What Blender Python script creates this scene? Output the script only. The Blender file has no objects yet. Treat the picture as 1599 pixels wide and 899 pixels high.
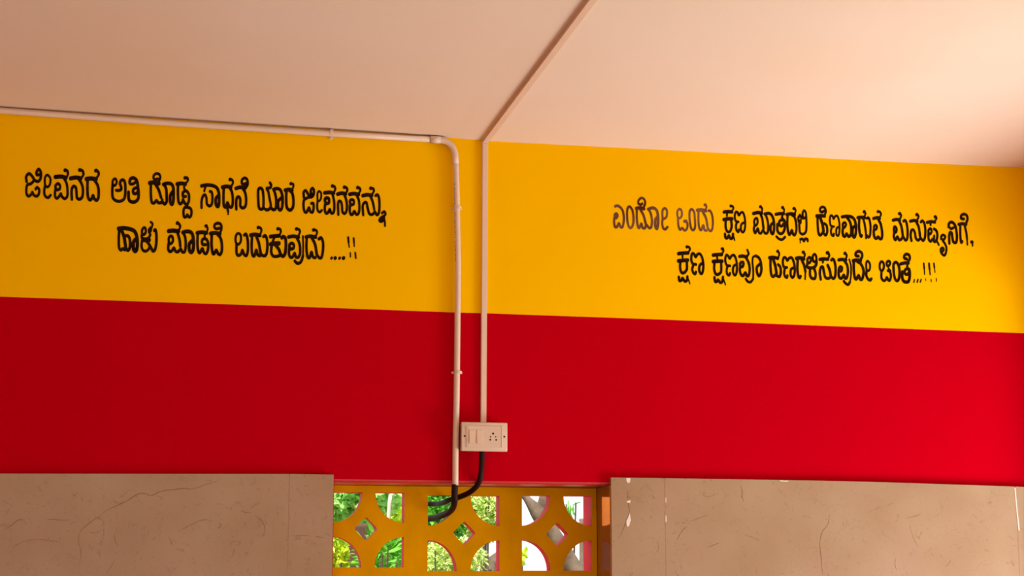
import bpy, bmesh, math, random
import numpy as np
from mathutils import Vector, Matrix

random.seed(7)
sc = bpy.context.scene
COL = sc.collection

# ------------------------------------------------------------------ camera
F_PX, YAW, PITCH = 2681.16, 0.210114, 0.171736
CAM = np.array([-1.075, -5.45, 1.50])
_cy, _sy, _cp, _sp = math.cos(YAW), math.sin(YAW), math.cos(PITCH), math.sin(PITCH)
FWD = np.array([_sy * _cp, _cy * _cp, _sp])
RIGHT = np.array([_cy, -_sy, 0.0])
UP = np.cross(RIGHT, FWD)
cam_data = bpy.data.cameras.new('camera')
cam_data.sensor_width = 36.0
cam_data.lens = F_PX / 1599.0 * 36.0
cam_data.clip_end = 200
cam = bpy.data.objects.new('camera', cam_data)
COL.objects.link(cam)
cam.matrix_world = Matrix(((RIGHT[0], UP[0], -FWD[0], CAM[0]), (RIGHT[1], UP[1], -FWD[1], CAM[1]),
                           (RIGHT[2], UP[2], -FWD[2], CAM[2]), (0, 0, 0, 1)))
sc.camera = cam

# ------------------------------------------------------------------ world, sun, yard daylight, added rear fill, exposure
sc.view_settings.view_transform = 'Standard'
sc.view_settings.look = 'None'
sc.view_settings.gamma = 1.0
sc.view_settings.use_curve_mapping = False
sc.view_settings.exposure = 0.05
sc.cycles.use_denoising = True
sc.cycles.max_bounces = 10
sc.cycles.diffuse_bounces = 6
world = bpy.data.worlds.new('hazy_sky')
sc.world = world
world.use_nodes = True
world.node_tree.nodes['Background'].inputs[0].default_value = (0.92, 0.96, 1.0, 1)
world.node_tree.nodes['Background'].inputs[1].default_value = 1.6


def light(name, kind, loc, direction, energy, color, sx=None, sy=None, angle=None):
    d = bpy.data.lights.new(name, kind)
    d.energy = energy
    d.color = color
    if kind == 'AREA':
        d.shape = 'RECTANGLE'
        d.size = sx
        d.size_y = sy
    if angle:
        d.angle = math.radians(angle)
    o = bpy.data.objects.new(name, d)
    COL.objects.link(o)
    o.location = loc
    o.rotation_euler = Vector(direction).to_track_quat('-Z', 'Y').to_euler()
    return o


light('sun', 'SUN', (0, 0, 8), (0.35, 0.45, -1.0), 9.0, (1.0, 0.95, 0.85), angle=1.0)
XR = 2.06            # inner face of the right-hand wall
HEAD = 2.38          # head height of the wide opening in it
# daylight thrown up from the sunlit yard outside the right-hand opening
light('yard_daylight', 'AREA', (XR + 1.15, -1.25, 0.45), (-0.85, 0.15, 1.0), 158, (0.92, 0.92, 0.94), 0.9, 2.1)
# added fill lamp behind the camera, lifts the whole room
light('rear_fill', 'AREA', (-1.6, -7.9, 1.3), (0.0, 1.0, 0.42), 78, (1.0, 0.90, 0.82), 2.2, 2.0)


# ------------------------------------------------------------------ helpers
def P(px, py, Y=0.0):
    """point of the plane y = Y seen at pixel (px, py) of the 1599 x 899 photograph"""
    d = FWD * F_PX + RIGHT * (px - 799.5) - UP * (py - 449.5)
    t = (Y - CAM[1]) / d[1]
    return CAM + d * t


def PC(px, py, z):
    d = FWD * F_PX + RIGHT * (px - 799.5) - UP * (py - 449.5)
    return CAM + d * ((z - CAM[2]) / d[2])


def mesh_obj(name, verts, faces, mats, parent=None, fmat=None, smooth=False):
    me = bpy.data.meshes.new(name)
    me.from_pydata([tuple(map(float, v)) for v in verts], [], [tuple(f) for f in faces])
    for m in (mats if isinstance(mats, (list, tuple)) else [mats]):
        me.materials.append(m)
    if fmat is not None:
        me.polygons.foreach_set('material_index', fmat)
    if smooth:
        me.polygons.foreach_set('use_smooth', [True] * len(me.polygons))
    me.update()
    o = bpy.data.objects.new(name, me)
    COL.objects.link(o)
    if parent is not None:
        o.parent = parent
    return o


def bm_obj(name, bm, mat, parent=None, smooth=False):
    bmesh.ops.recalc_face_normals(bm, faces=bm.faces)
    me = bpy.data.meshes.new(name)
    bm.to_mesh(me)
    bm.free()
    me.materials.append(mat)
    if smooth:
        me.polygons.foreach_set('use_smooth', [True] * len(me.polygons))
    o = bpy.data.objects.new(name, me)
    COL.objects.link(o)
    if parent is not None:
        o.parent = parent
    return o


def box(bm, x0, x1, y0, y1, z0, z1, bevel=0.0):
    r = bmesh.ops.create_cube(bm, size=1.0)
    vs = r['verts']
    for v in vs:
        v.co = Vector((x0 + (v.co.x + .5) * (x1 - x0), y0 + (v.co.y + .5) * (y1 - y0), z0 + (v.co.z + .5) * (z1 - z0)))
    if bevel:
        es = list({e for v in vs for e in v.link_edges})
        bmesh.ops.bevel(bm, geom=es, offset=bevel, segments=3, profile=.5, affect='EDGES')


def tube(bm, pts, r, n=16, caps=True):
    pts = [Vector(p) for p in pts]
    rings = []
    up = None
    for i, p in enumerate(pts):
        a = pts[max(i - 1, 0)]
        b = pts[min(i + 1, len(pts) - 1)]
        t = (b - a).normalized()
        if up is None:
            up = Vector((0, 1, 0)) if abs(t.y) < .9 else Vector((1, 0, 0))
        u = (up - t * up.dot(t)).normalized()
        v = t.cross(u)
        up = u
        rr = r[i] if isinstance(r, (list, tuple)) else r
        rings.append([bm.verts.new(p + (u * math.cos(k * math.tau / n) + v * math.sin(k * math.tau / n)) * rr) for k in range(n)])
    for A, B in zip(rings[:-1], rings[1:]):
        for k in range(n):
            bm.faces.new((A[k], A[(k + 1) % n], B[(k + 1) % n], B[k]))
    if caps:
        bm.faces.new(rings[0][::-1])
        bm.faces.new(rings[-1])


def smooth_line(pp, n=6):
    Q = np.array(pp, float)
    if len(Q) < 3:
        return Q
    closed = np.allclose(Q[0], Q[-1])
    Q = np.vstack([Q[-2] if closed else 2 * Q[0] - Q[1], Q, Q[1] if closed else 2 * Q[-1] - Q[-2]])
    out = []
    for i in range(1, len(Q) - 2):
        a, b, c, d = Q[i - 1:i + 3]
        for t in np.arange(n) / n:
            out.append(.5 * (2 * b + (c - a) * t + (2 * a - 5 * b + 4 * c - d) * t * t + (3 * b - a - 3 * c + d) * t ** 3))
    out.append(Q[-2])
    return np.array(out)


def empty(name, loc, label=None, cat=None, group=None):
    o = bpy.data.objects.new(name, None)
    o.empty_display_size = .05
    COL.objects.link(o)
    o.location = tuple(map(float, loc))
    tag(o, label, cat, group)
    bpy.context.view_layer.update()
    return o


def tag(o, label=None, cat=None, group=None, kind=None):
    for k, v in (('label', label), ('category', cat), ('group', group), ('kind', kind)):
        if v:
            o[k] = v
    return o


def under(child, root):
    """parent while keeping the world-space vertices"""
    child.parent = root
    child.matrix_parent_inverse = Matrix.Translation(-Vector(root.location))
    return child


# ------------------------------------------------------------------ materials
def mat(name, color, rough=.6, spec=.3, vary=.0, scale=6, bump=.0, bscale=40, metallic=0, trans=0, detail=4, col2=None):
    m = bpy.data.materials.new(name)
    m.use_nodes = True
    nt = m.node_tree
    b = nt.nodes['Principled BSDF']
    b.inputs['Base Color'].default_value = (*color, 1)
    b.inputs['Roughness'].default_value = rough
    b.inputs['Specular IOR Level'].default_value = spec
    b.inputs['Metallic'].default_value = metallic
    tc = nt.nodes.new('ShaderNodeTexCoord')
    if vary or col2:
        n = nt.nodes.new('ShaderNodeTexNoise')
        n.inputs['Scale'].default_value = scale
        n.inputs['Detail'].default_value = detail
        nt.links.new(tc.outputs['Object'], n.inputs['Vector'])
        r = nt.nodes.new('ShaderNodeValToRGB')
        r.color_ramp.elements[0].position = .3
        r.color_ramp.elements[1].position = .7
        c2 = col2 if col2 else tuple(c * (1 + vary) for c in color)
        c1 = color if col2 else tuple(c * (1 - vary) for c in color)
        r.color_ramp.elements[0].color = (*c1, 1)
        r.color_ramp.elements[1].color = (*c2, 1)
        nt.links.new(n.outputs['Fac'], r.inputs['Fac'])
        nt.links.new(r.outputs['Color'], b.inputs['Base Color'])
    if bump:
        n2 = nt.nodes.new('ShaderNodeTexNoise')
        n2.inputs['Scale'].default_value = bscale
        n2.inputs['Detail'].default_value = 5
        nt.links.new(tc.outputs['Object'], n2.inputs['Vector'])
        bp = nt.nodes.new('ShaderNodeBump')
        bp.inputs['Strength'].default_value = bump
        bp.inputs['Distance'].default_value = .004
        nt.links.new(n2.outputs['Fac'], bp.inputs['Height'])
        nt.links.new(bp.outputs['Normal'], b.inputs['Normal'])
    if trans:
        b.inputs['Transmission Weight'].default_value = 0
        t = nt.nodes.new('ShaderNodeBsdfTranslucent')
        t.inputs['Color'].default_value = (*color, 1)
        mx = nt.nodes.new('ShaderNodeMixShader')
        mx.inputs[0].default_value = trans
        nt.links.new(b.outputs[0], mx.inputs[1])
        nt.links.new(t.outputs[0], mx.inputs[2])
        nt.links.new(mx.outputs[0], nt.nodes['Material Output'].inputs['Surface'])
    return m


M_YELLOW = mat('yellow_paint', (.81, .44, .0), .6, .0, .02, 1.6, .12, 22)
M_RED = mat('red_paint', (.42, .0, .007), .6, .0, .02, 1.6, .12, 22)
M_REDGLOSS = mat('red_gloss_paint', (.42, .0, .008), .36, 1.0, .05, 5, .1, 30)
M_CEIL = mat('ceiling_paint', (.69, .55, .465), .8, .05, .03, 1.3, .1, 18, col2=(.69, .52, .41))
M_JALI = mat('yellow_screen_paint', (.55, .25, .0), .6, .0, .10, 9, .5, 26)
M_PIPE = mat('cream_plastic', (.64, .48, .39), .4, .35, .03, 8)
M_CASE = mat('cream_casing', (.66, .47, .37), .45, .25, .03, 8)
M_PLATE = mat('switch_plastic', (.60, .44, .345), .35, .35)
M_ROCK = mat('rocker_plastic', (.64, .47, .355), .3, .4)
M_HOLE = mat('dark_recess', (.03, .006, .004), .7, .2)
M_BLACK = mat('black_conduit', (.016, .002, .002), .55, .12, .2, 30)
M_INK = mat('black_letter_paint', (.010, .002, .001), .7, .0, col2=(.024, .012, .004), scale=30)
M_FADED_SHEEN = mat('faded_sheen_letter_paint', (.07, .014, .004), .6, .0, col2=(.20, .095, .06), scale=14)  # faded paint, with a grey gloss reflection put into the colour
M_FLOOR = mat('pale_floor', (.56, .45, .37), .3, .5, .06, 3)
M_SIDE = mat('side_wall_paint', (.80, .42, .20), .7, .2, .03, 2)
M_JOINT = mat('beige_joint', (.33, .20, .12), .8, .1, .1, 60)
M_VEIN = mat('stone_vein', (.20, .10, .05), .5, .2, .15, 60)
M_VEINPALE = mat('pale_stone_vein', (.275, .155, .085), .5, .2, .1, 60)
M_GROUT = mat('white_grout', (.72, .62, .55), .8, .2, .1, 60)
M_GROUND = mat('dry_ground', (.42, .36, .25), .9, .1, col2=(.28, .34, .12), scale=1.2)
M_BARK = mat('bark', (.075, .055, .04), .9, .1, col2=(.17, .13, .095), scale=14, bump=.8, bscale=30)
M_MUD = mat('mud_wall', (.085, .045, .035), .9, .1, .15, 5, .6, 14)
M_ORANGE = mat('orange_paint', (.85, .22, .01), .6, .3, .1, 8)
M_LEAF = {
    'lime': mat('lime_leaf', (.28, .52, .02), .5, .3, trans=.35, scale=22, col2=(.80, .88, .06)),
    'green': mat('green_leaf', (.06, .30, .02), .5, .3, trans=.35, scale=16, col2=(.26, .68, .08)),
    'teal': mat('pale_green_leaf', (.12, .42, .06), .5, .3, trans=.35, scale=9, col2=(.50, .80, .24)),
    'gold': mat('yellow_green_leaf', (.26, .50, .04), .5, .3, trans=.35, scale=26, col2=(.88, .86, .38)),
}


def tile_material(name, base, dark, gloss):
    m = bpy.data.materials.new(name)
    m.use_nodes = True
    nt = m.node_tree
    L = nt.links.new
    b = nt.nodes['Principled BSDF']
    b.inputs['Roughness'].default_value = gloss
    b.inputs['Specular IOR Level'].default_value = .35
    tc = nt.nodes.new('ShaderNodeTexCoord')
    warp = nt.nodes.new('ShaderNodeTexNoise')
    warp.inputs['Scale'].default_value = 3.2
    warp.inputs['Detail'].default_value = 6
    L(tc.outputs['Object'], warp.inputs['Vector'])
    add = nt.nodes.new('ShaderNodeVectorMath')
    add.operation = 'MULTIPLY_ADD'
    add.inputs[1].default_value = (.9, .9, .9)
    L(warp.outputs['Color'], add.inputs[0])
    L(tc.outputs['Object'], add.inputs[2])
    # sparse crack-like veins
    vor = nt.nodes.new('ShaderNodeTexVoronoi')
    vor.feature = 'DISTANCE_TO_EDGE'
    vor.inputs['Scale'].default_value = 2.4
    L(add.outputs[0], vor.inputs['Vector'])
    vr = nt.nodes.new('ShaderNodeValToRGB')
    vr.color_ramp.elements[0].position = 0
    vr.color_ramp.elements[0].color = (.16, .16, .16, 1)
    vr.color_ramp.elements[1].position = .013
    vr.color_ramp.elements[1].color = (0, 0, 0, 1)
    L(vor.outputs['Distance'], vr.inputs['Fac'])
    gate = nt.nodes.new('ShaderNodeTexNoise')
    gate.inputs['Scale'].default_value = 5.0
    gate.inputs['Detail'].default_value = 3
    L(tc.outputs['Object'], gate.inputs['Vector'])
    gr = nt.nodes.new('ShaderNodeValToRGB')
    gr.color_ramp.elements[0].position = .50
    gr.color_ramp.elements[0].color = (0, 0, 0, 1)
    gr.color_ramp.elements[1].position = .62
    L(gate.outputs['Fac'], gr.inputs['Fac'])
    mul = nt.nodes.new('ShaderNodeMath')
    mul.operation = 'MULTIPLY'
    L(vr.outputs['Color'], mul.inputs[0])
    L(gr.outputs['Color'], mul.inputs[1])
    # flecks
    fl = nt.nodes.new('ShaderNodeTexNoise')
    fl.inputs['Scale'].default_value = 34
    fl.inputs['Detail'].default_value = 5
    fl.inputs['Roughness'].default_value = .7
    L(add.outputs[0], fl.inputs['Vector'])
    fr = nt.nodes.new('ShaderNodeValToRGB')
    fr.color_ramp.elements[0].position = .57
    fr.color_ramp.elements[0].color = (0, 0, 0, 1)
    fr.color_ramp.elements[1].position = .72
    L(fl.outputs['Fac'], fr.inputs['Fac'])
    fm = nt.nodes.new('ShaderNodeMath')
    fm.operation = 'MULTIPLY'
    fm.inputs[1].default_value = .6
    L(fr.outputs['Color'], fm.inputs[0])
    mx = nt.nodes.new('ShaderNodeMath')
    mx.operation = 'MAXIMUM'
    L(mul.outputs[0], mx.inputs[0])
    L(fm.outputs[0], mx.inputs[1])
    # cloudy ground
    cl = nt.nodes.new('ShaderNodeTexNoise')
    cl.inputs['Scale'].default_value = 4
    cl.inputs['Detail'].default_value = 7
    L(tc.outputs['Object'], cl.inputs['Vector'])
    cr = nt.nodes.new('ShaderNodeValToRGB')
    cr.color_ramp.elements[0].position = .35
    cr.color_ramp.elements[0].color = (base[0] * .88, base[1] * .80, base[2] * .74, 1)
    cr.color_ramp.elements[1].position = .7
    cr.color_ramp.elements[1].color = (*base, 1)
    L(cl.outputs['Fac'], cr.inputs['Fac'])
    pk = nt.nodes.new('ShaderNodeTexNoise')
    pk.inputs['Scale'].default_value = 1.9
    pk.inputs['Detail'].default_value = 2
    L(tc.outputs['Object'], pk.inputs['Vector'])
    pr = nt.nodes.new('ShaderNodeValToRGB')
    pr.color_ramp.elements[0].position = .50
    pr.color_ramp.elements[0].color = (0, 0, 0, 1)
    pr.color_ramp.elements[1].position = .72
    pr.color_ramp.elements[1].color = (.5, .5, .5, 1)
    L(pk.outputs['Fac'], pr.inputs['Fac'])
    pm = nt.nodes.new('ShaderNodeMix')
    pm.data_type = 'RGBA'
    L(pr.outputs['Color'], pm.inputs['Factor'])
    L(cr.outputs['Color'], pm.inputs[6])
    pm.inputs[7].default_value = (base[0] * 1.02, base[1] * .84, base[2] * 1.05, 1)
    mix = nt.nodes.new('ShaderNodeMix')
    mix.data_type = 'RGBA'
    L(mx.outputs[0], mix.inputs['Factor'])
    L(pm.outputs[2], mix.inputs[6])
    mix.inputs[7].default_value = (*dark, 1)
    L(mix.outputs[2], b.inputs['Base Color'])
    return m


M_TILE = tile_material('veined_tile', (.345, .222, .130), (.15, .08, .035), .42)
M_TILE_JAMB = tile_material('polished_brown_tile', (.30, .12, .035), (.12, .04, .02), .015)

# ------------------------------------------------------------------ the room shell
CEIL_LINE = [(-900, 104), (0, 168), (350, 191.5), (700, 214.5), (760, 220), (1160, 240.5), (1400, 253), (1599, 261.5), (1700, 266)]
PAINT_LINE = [(-900, 431), (0, 463), (490, 479.5), (700, 487.3), (760, 489), (1000, 497.5), (1300, 509), (1599, 520), (1700, 524)]


def zline(line, x):
    pts = [P(a, b) for a, b in line]
    return float(np.interp(x, [p[0] for p in pts], [p[2] for p in pts]))


XL = -4.6
OPL, OPR = float(P(521, 800)[0]), float(P(954.5, 800)[0])       # jambs of the screened opening
LINT_L, LINT_R = float(P(521, 752.5)[2]), float(P(954, 757.5)[2])
YB = .26                                                         # outer face of the back wall
SILL = float(P(700, 1052, .15)[2])
xs = sorted(set([XL, OPL, OPR, XR + .23] + [float(P(a, b)[0]) for a, b in PAINT_LINE + CEIL_LINE if XL < P(a, b)[0] < XR + .23]
                + list(np.linspace(OPL, OPR, 7)[1:-1])))
V, Fc, FM = [], [], []


def q(a, b, c, d, m):
    i = len(V)
    V.extend([a, b, c, d])
    Fc.append((i, i + 1, i + 2, i + 3))
    FM.append(m)


LR = .009    # small rounding of the lintel's arris
for a, b in zip(xs[:-1], xs[1:]):
    pa, pb = zline(PAINT_LINE, a), zline(PAINT_LINE, b)
    q((a, 0, pa), (b, 0, pb), (b, 0, 3.2), (a, 0, 3.2), 0)
    inside = a >= OPL - 1e-6 and b <= OPR + 1e-6
    if inside:
        la = LINT_L + (LINT_R - LINT_L) * (a - OPL) / (OPR - OPL)
        lb = LINT_L + (LINT_R - LINT_L) * (b - OPL) / (OPR - OPL)
        q((a, 0, la + LR), (b, 0, lb + LR), (b, 0, pb), (a, 0, pa), 1)
        prev = (0, LR)
        for k in range(1, 6):
            t = k / 5 * math.pi / 2
            cur = (LR - LR * math.cos(t), LR - LR * math.sin(t))
            q((a, cur[0], la + cur[1]), (b, cur[0], lb + cur[1]), (b, prev[0], lb + prev[1]), (a, prev[0], la + prev[1]), 2)
            prev = cur
        q((a, YB, la), (b, YB, lb), (b, LR, lb), (a, LR, la), 2)
        q((b, YB, lb), (a, YB, la), (a, YB, 3.2), (b, YB, 3.2), 1)
        q((a, 0, 0), (b, 0, 0), (b, 0, SILL), (a, 0, SILL), 0)
        q((a, 0, SILL), (b, 0, SILL), (b, YB, SILL), (a, YB, SILL), 0)
        q((b, YB, 0), (a, YB, 0), (a, YB, SILL), (b, YB, SILL), 1)
    else:
        q((a, 0, 0), (b, 0, 0), (b, 0, pb), (a, 0, pa), 1)
        q((b, YB, 0), (a, YB, 0), (a, YB, 3.2), (b, YB, 3.2), 1)
q((OPL, 0, SILL), (OPL, YB, SILL), (OPL, YB, LINT_L), (OPL, 0, LINT_L), 1)
q((OPR, YB, SILL), (OPR, 0, SILL), (OPR, 0, LINT_R), (OPR, YB, LINT_R), 1)
wall_back = tag(mesh_obj('wall_back', V, Fc, [M_YELLOW, M_RED, M_REDGLOSS], fmat=FM), kind='structure')

# ceiling: its edge follows the slightly uneven wall head
V, Fc = [], []
cxs = [XL - .2] + [x for x in xs if x > XL] + [XR + .3]
cxs = sorted(set(cxs))
cys = [0.26, 0, -.6, -2.0, -8.2]
for y in cys:
    for x in cxs:
        z = zline(CEIL_LINE, min(max(x, XL), XR))
        V.append((x, y, z))
n = len(cxs)
for j in range(len(cys) - 1):
    for i in range(n - 1):
        Fc.append((j * n + i, j * n + i + 1, (j + 1) * n + i + 1, (j + 1) * n + i))
tag(mesh_obj('ceiling', V, Fc, M_CEIL), kind='structure')
bm = bmesh.new()
box(bm, XL - .3, XR + .3, -8.3, .3, 3.22, 3.34)
tag(bm_obj('trim_1', bm, M_CEIL), kind='structure')              # roof slab over the ceiling
bm = bmesh.new()
box(bm, XL - .2, XR + .23, -8.2, YB, -.12, 0)
tag(bm_obj('floor', bm, M_FLOOR), kind='structure')
bm = bmesh.new()
box(bm, XL - .2, XL, -8.2, YB, 0, 3.2)
tag(bm_obj('wall_left', bm, M_SIDE), kind='structure')
bm = bmesh.new()                                                  # right-hand wall: wide opening open to the yard
box(bm, XR, XR + .23, -8.0, -4.9, 0, 3.2)
box(bm, XR, XR + .23, -4.9, -.15, HEAD, 3.2)
box(bm, XR, XR + .23, -.15, 0, 0, 3.2)
tag(bm_obj('wall_right', bm, M_SIDE), kind='structure')
bm = bmesh.new()                                                  # wall behind the camera with its doorway
box(bm, XL, -2.8, -8.2, -8.0, 0, 3.2)
box(bm, -2.8, -.4, -8.2, -8.0, 2.4, 3.2)
box(bm, -.4, XR + .23, -8.2, -8.0, 0, 3.2)
tag(bm_obj('wall_front', bm, M_SIDE), kind='structure')

# ------------------------------------------------------------------ wall tiles (slabs stand 18 mm proud)
TY = -.018


def slab(pts_px, mat_, parent, z_bot=0.0):
    """pts_px: top-left ... top-right pixels on the tile face; sides drop to the floor as the photo's edges do"""
    (xa, ya), (xb, yb) = pts_px[0], pts_px[-1]
    top = [P(a, b, TY) for a, b in pts_px]
    xa_w, xb_w = top[0][0], top[-1][0]
    V, Fc = [], []
    n = len(top)
    for y in (TY, -.0005):
        for p in top:
            V.append((p[0], y, p[2]))
        for p in top:
            V.append((p[0], y, z_bot))
    for i in range(n - 1):
        Fc.append((n + i, n + i + 1, i + 1, i))
        Fc.append((2 * n + i, i, i + 1, 2 * n + i + 1)[::-1])
    Fc.append((0, 2 * n, 3 * n, n)[::-1])
    Fc.append((n - 1, 2 * n - 1, 4 * n - 1, 3 * n - 1)[::-1])
    bm = bmesh.new()
    vs = [bm.verts.new(v) for v in V]
    for f in Fc:
        bm.faces.new([vs[i] for i in f])
    return bm_obj('tile', bm, mat_, parent)


ZJ = float(P(800, 1035, TY)[2])     # horizontal joint, below the frame
for pts in ([(-900, 737), (-112, 739)], [(-110.6, 739), (451.3, 739.8)], [(452.6, 739.8), (521.2, 740.8)],
            [(954.2, 745.3), (1036.6, 746.3)], [(1038, 746.3), (1270, 750), (1380, 752.6), (1584.5, 759.4)], [(1586, 759.4), (1599, 760.1), (1670, 762)]):
    slab(pts, M_TILE, wall_back, ZJ + .001)
    lower = [(pts[0][0], 1036), (pts[-1][0], 1036)]
    slab(lower, M_TILE, wall_back, 0.0)
# brown polished lining of the right jamb
bm = bmesh.new()
box(bm, OPR - .009, OPR - .0005, TY + .002, .148, SILL + .001, LINT_R - .001)
tag(bm_obj('jamb_tile', bm, M_TILE_JAMB, wall_back), label='glossy brown tile lining the right side of the opening')


for jx, (ya, yb) in ((451.95, (740.6, 1034)), (1037.3, (747.2, 1034)), (1585.25, (760.4, 1034))):
    a, b = P(jx, ya, TY), P(jx, yb, TY)
    bm = bmesh.new()
    box(bm, a[0] - .0018, a[0] + .0018, TY + .0003, -.001, ZJ, a[2])
    tag(bm_obj('joint_grout', bm, M_JOINT, wall_back))


def patch(pts, Y=TY - .0006, depth=.0008):
    bm = bmesh.new()
    f = [bm.verts.new(P(a, b, Y)) for a, b in pts]
    g = [bm.verts.new(P(a, b, Y + depth)) for a, b in pts]
    bm.faces.new(f)
    n = len(f)
    for i in range(n):
        bm.faces.new((f[i], f[(i + 1) % n], g[(i + 1) % n], g[i]))
    return bm_obj('grout_patch', bm, M_GROUT, wall_back)


patch([(978, 746.2), (984.5, 746.3), (984, 753), (980.5, 754), (978.3, 751)])
patch([(983.5, 800), (985, 812), (982.5, 820), (980, 823), (978.3, 817), (978.5, 812), (981.5, 806)])
patch([(978.3, 782), (985, 781), (984, 785), (980, 784.5)])
patch([(1039, 803), (1040.6, 806), (1040.8, 814), (1039.2, 816)])
patch([(1039, 776), (1040.3, 777), (1040.3, 784), (1039.2, 785)])
patch([(1217, 749.6), (1232, 750.4), (1230, 751.8), (1219, 751.2)])
patch([(1584.2, 761), (1585.8, 761), (1588.2, 790), (1592.4, 828), (1590.6, 828), (1586.6, 790)])

# ------------------------------------------------------------------ perforated concrete screen
JY0, JY1 = .15, .207
screen = empty('ventilation_screen', P(724, 905, JY0), 'yellow pierced concrete block screen filling the opening between the two tiled panels', 'screen')


def jali_block(x0, x1, z0, z1, hx0, hx1, hz0, hz1, cxp, czp, rx, rz, dr, proud):
    """one cast block: rectangle x0..x1, z0..z1 with four quarter-disc holes in the corners of hx/hz and a small diamond"""
    NX, NZ = 148, 148
    loops = []
    n = 14
    e = .06
    for (ox, oz, sx, sz) in ((hx0, hz1, 1, -1), (hx1, hz1, -1, -1), (hx1, hz0, -1, 1), (hx0, hz0, 1, 1)):
        pts = [(ox, oz)]
        for k in range(n + 1):
            t = k / n * math.pi / 2
            # slightly squared arc, as the worn cast edges are
            pts.append((ox + sx * rx * math.cos(t), oz + sz * rz * math.sin(t)))
        if sx * sz < 0:
            pts = pts[::-1]
        loops.append(pts)
    dm = []
    for k in range(4):
        t0, t1 = k * math.pi / 2, (k + 1) * math.pi / 2
        for s in (0.06, .5, .94):
            dm.append((cxp + dr * (math.cos(t0) * (1 - s) + math.cos(t1) * s) * (1.03 if s == .5 else 1),
                       czp + dr * 1.02 * (math.sin(t0) * (1 - s) + math.sin(t1) * s) * (1.03 if s == .5 else 1)))
    loops.append(dm)
    outer = [(x0, z0), (x1, z0), (x1, z1), (x0, z1)]
    bm = bmesh.new()
    y0, y1 = JY0 - proud, JY1 - proud * .5
    def ring(pts, y):
        vs = [bm.verts.new((a, y, b)) for a, b in pts]
        es = [bm.edges.new((vs[i], vs[(i + 1) % len(vs)])) for i in range(len(vs))]
        return vs, es
    sides = []
    for y in (y0, y1):
        rs = [ring(p, y) for p in [outer] + loops]
        bmesh.ops.triangle_fill(bm, use_beauty=True, use_dissolve=False, edges=[e_ for r in rs for e_ in r[1]])
        sides.append([r[0] for r in rs])
    bm.faces.ensure_lookup_table()
    for f in bm.faces:
        f.material_index = 0
        if abs(f.calc_center_median().y - y1) < 1e-5:
            f.material_index = 1
    for k, (A, B) in enumerate(zip(*sides)):
        for i in range(len(A)):
            f = bm.faces.new((A[i], A[(i + 1) % len(A)], B[(i + 1) % len(A)], B[i]))
            f.material_index = 1 if k else 0
    o = bm_obj('jali_block', bm, M_JALI, None)
    o.data.materials.append(M_REDIN)
    return under(o, screen)


M_REDIN = mat('red_hole_paint', (.66, .006, .03), .6, .08, .12, 20)
blocks = [  # hole extents in pixels on the block face (left, right, top, bottom), diamond centre, offset
    (519, 631, 768.5, 885.5, 571.5, 825.5, .0),
    (668, 780, 773.2, 891.3, 725, 832, .0001),
    (815, 924, 773.6, 890.5, 870.3, 833.8, .0004)]
seams = [512.5, 649, 797.5, 934]
for row in range(2):
    dz = row * (P(724, 756, JY0)[2] - P(724, 904, JY0)[2])
    for i, (a, b, t, bo, cx_, cz_, pr) in enumerate(blocks):
        if i == 0:
            x0 = OPL + .001
        else:
            x0 = P(seams[i], 830, JY0)[0] + .00005
        x1 = P(seams[i + 1], 830, JY0)[0] - .00005 if i < 2 else OPR - .010
        hx0, hx1 = P(a, 830, JY0)[0], P(b, 830, JY0)[0]
        m = (a + b) / 2
        hz1, hz0 = P(m, t, JY0)[2] - dz, P(m, bo, JY0)[2] - dz
        c = P(cx_, cz_, JY0)
        ztop = (min(LINT_L, LINT_R) - .001) if row == 0 else P(724, 904, JY0)[2] - .0001
        zbot = P(724, 904, JY0)[2] + .0006 if row == 0 else SILL + .001
        hx0 = max(hx0, x0 + .006)
        jali_block(x0, x1, zbot, ztop, hx0, hx1, hz0, hz1, c[0], c[2] - dz, (hx1 - hx0) * .405 if i else (P(565, 830, JY0)[0] - hx0), (hz1 - hz0) * .405, .0385, pr)
# outer red pilaster beside the screen
bm = bmesh.new()
xq = float(P(924, 830, JY0)[0])
box(bm, xq, OPR - .001, JY1 + .001, .262, SILL + .001, LINT_R - .002)
bm_obj('outer_jamb', bm, M_REDIN, wall_back)

# ------------------------------------------------------------------ round conduit, elbow, clips
PR = .0098


def chain(pts):
    return [tuple(P(a, b, y)) for a, b, y in pts]


conduit = empty('round_conduit', P(712, 757, 0), 'cream round conduit running under the ceiling and bending down past the switch box', 'conduit')
bm = bmesh.new()
line = [(-880, 112, -.014), (-400, 146.5, -.014), (0, 172.3, -.014), (250, 191, -.014), (515, 208.3, -.014), (676, 217.8, -.014)]
tube(bm, chain(line), PR, 20)
under(bm_obj('pipe', bm, M_PIPE, None, True), conduit)
bm = bmesh.new()
line = [(711.6, 252, -.014), (712.8, 290, -.014), (713.6, 326, -.014), (714.9, 400, -.0145), (714.9, 450, -.0145), (713.8, 560, -.014), (712.6, 640, -.014), (711.4, 700, -.014), (711.0, 757.5, -.014)]
tube(bm, smooth_line(chain(line), 4), PR, 20)
under(bm_obj('pipe', bm, M_PIPE, None, True), conduit)
bm = bmesh.new()
el = [(672, 217.5, -.0145), (687, 218.3, -.0145)] + [(687 + 24.0 * math.sin(t), 218.5 + 27 * (1 - math.cos(t)), -.0145) for t in np.linspace(.1, 1.5, 10)] + [(711.4, 256.5, -.0145)]
tube(bm, chain(el), PR + .0013, 20)
under(bm_obj('elbow', bm, M_PIPE, None, True), conduit)
bm = bmesh.new()
tube(bm, chain([(672, 217.5, -.0145), (687.7, 218.3, -.0145)]), PR + .0024, 20)
under(bm_obj('coupler', bm, M_PIPE, None, True), conduit)


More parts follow.
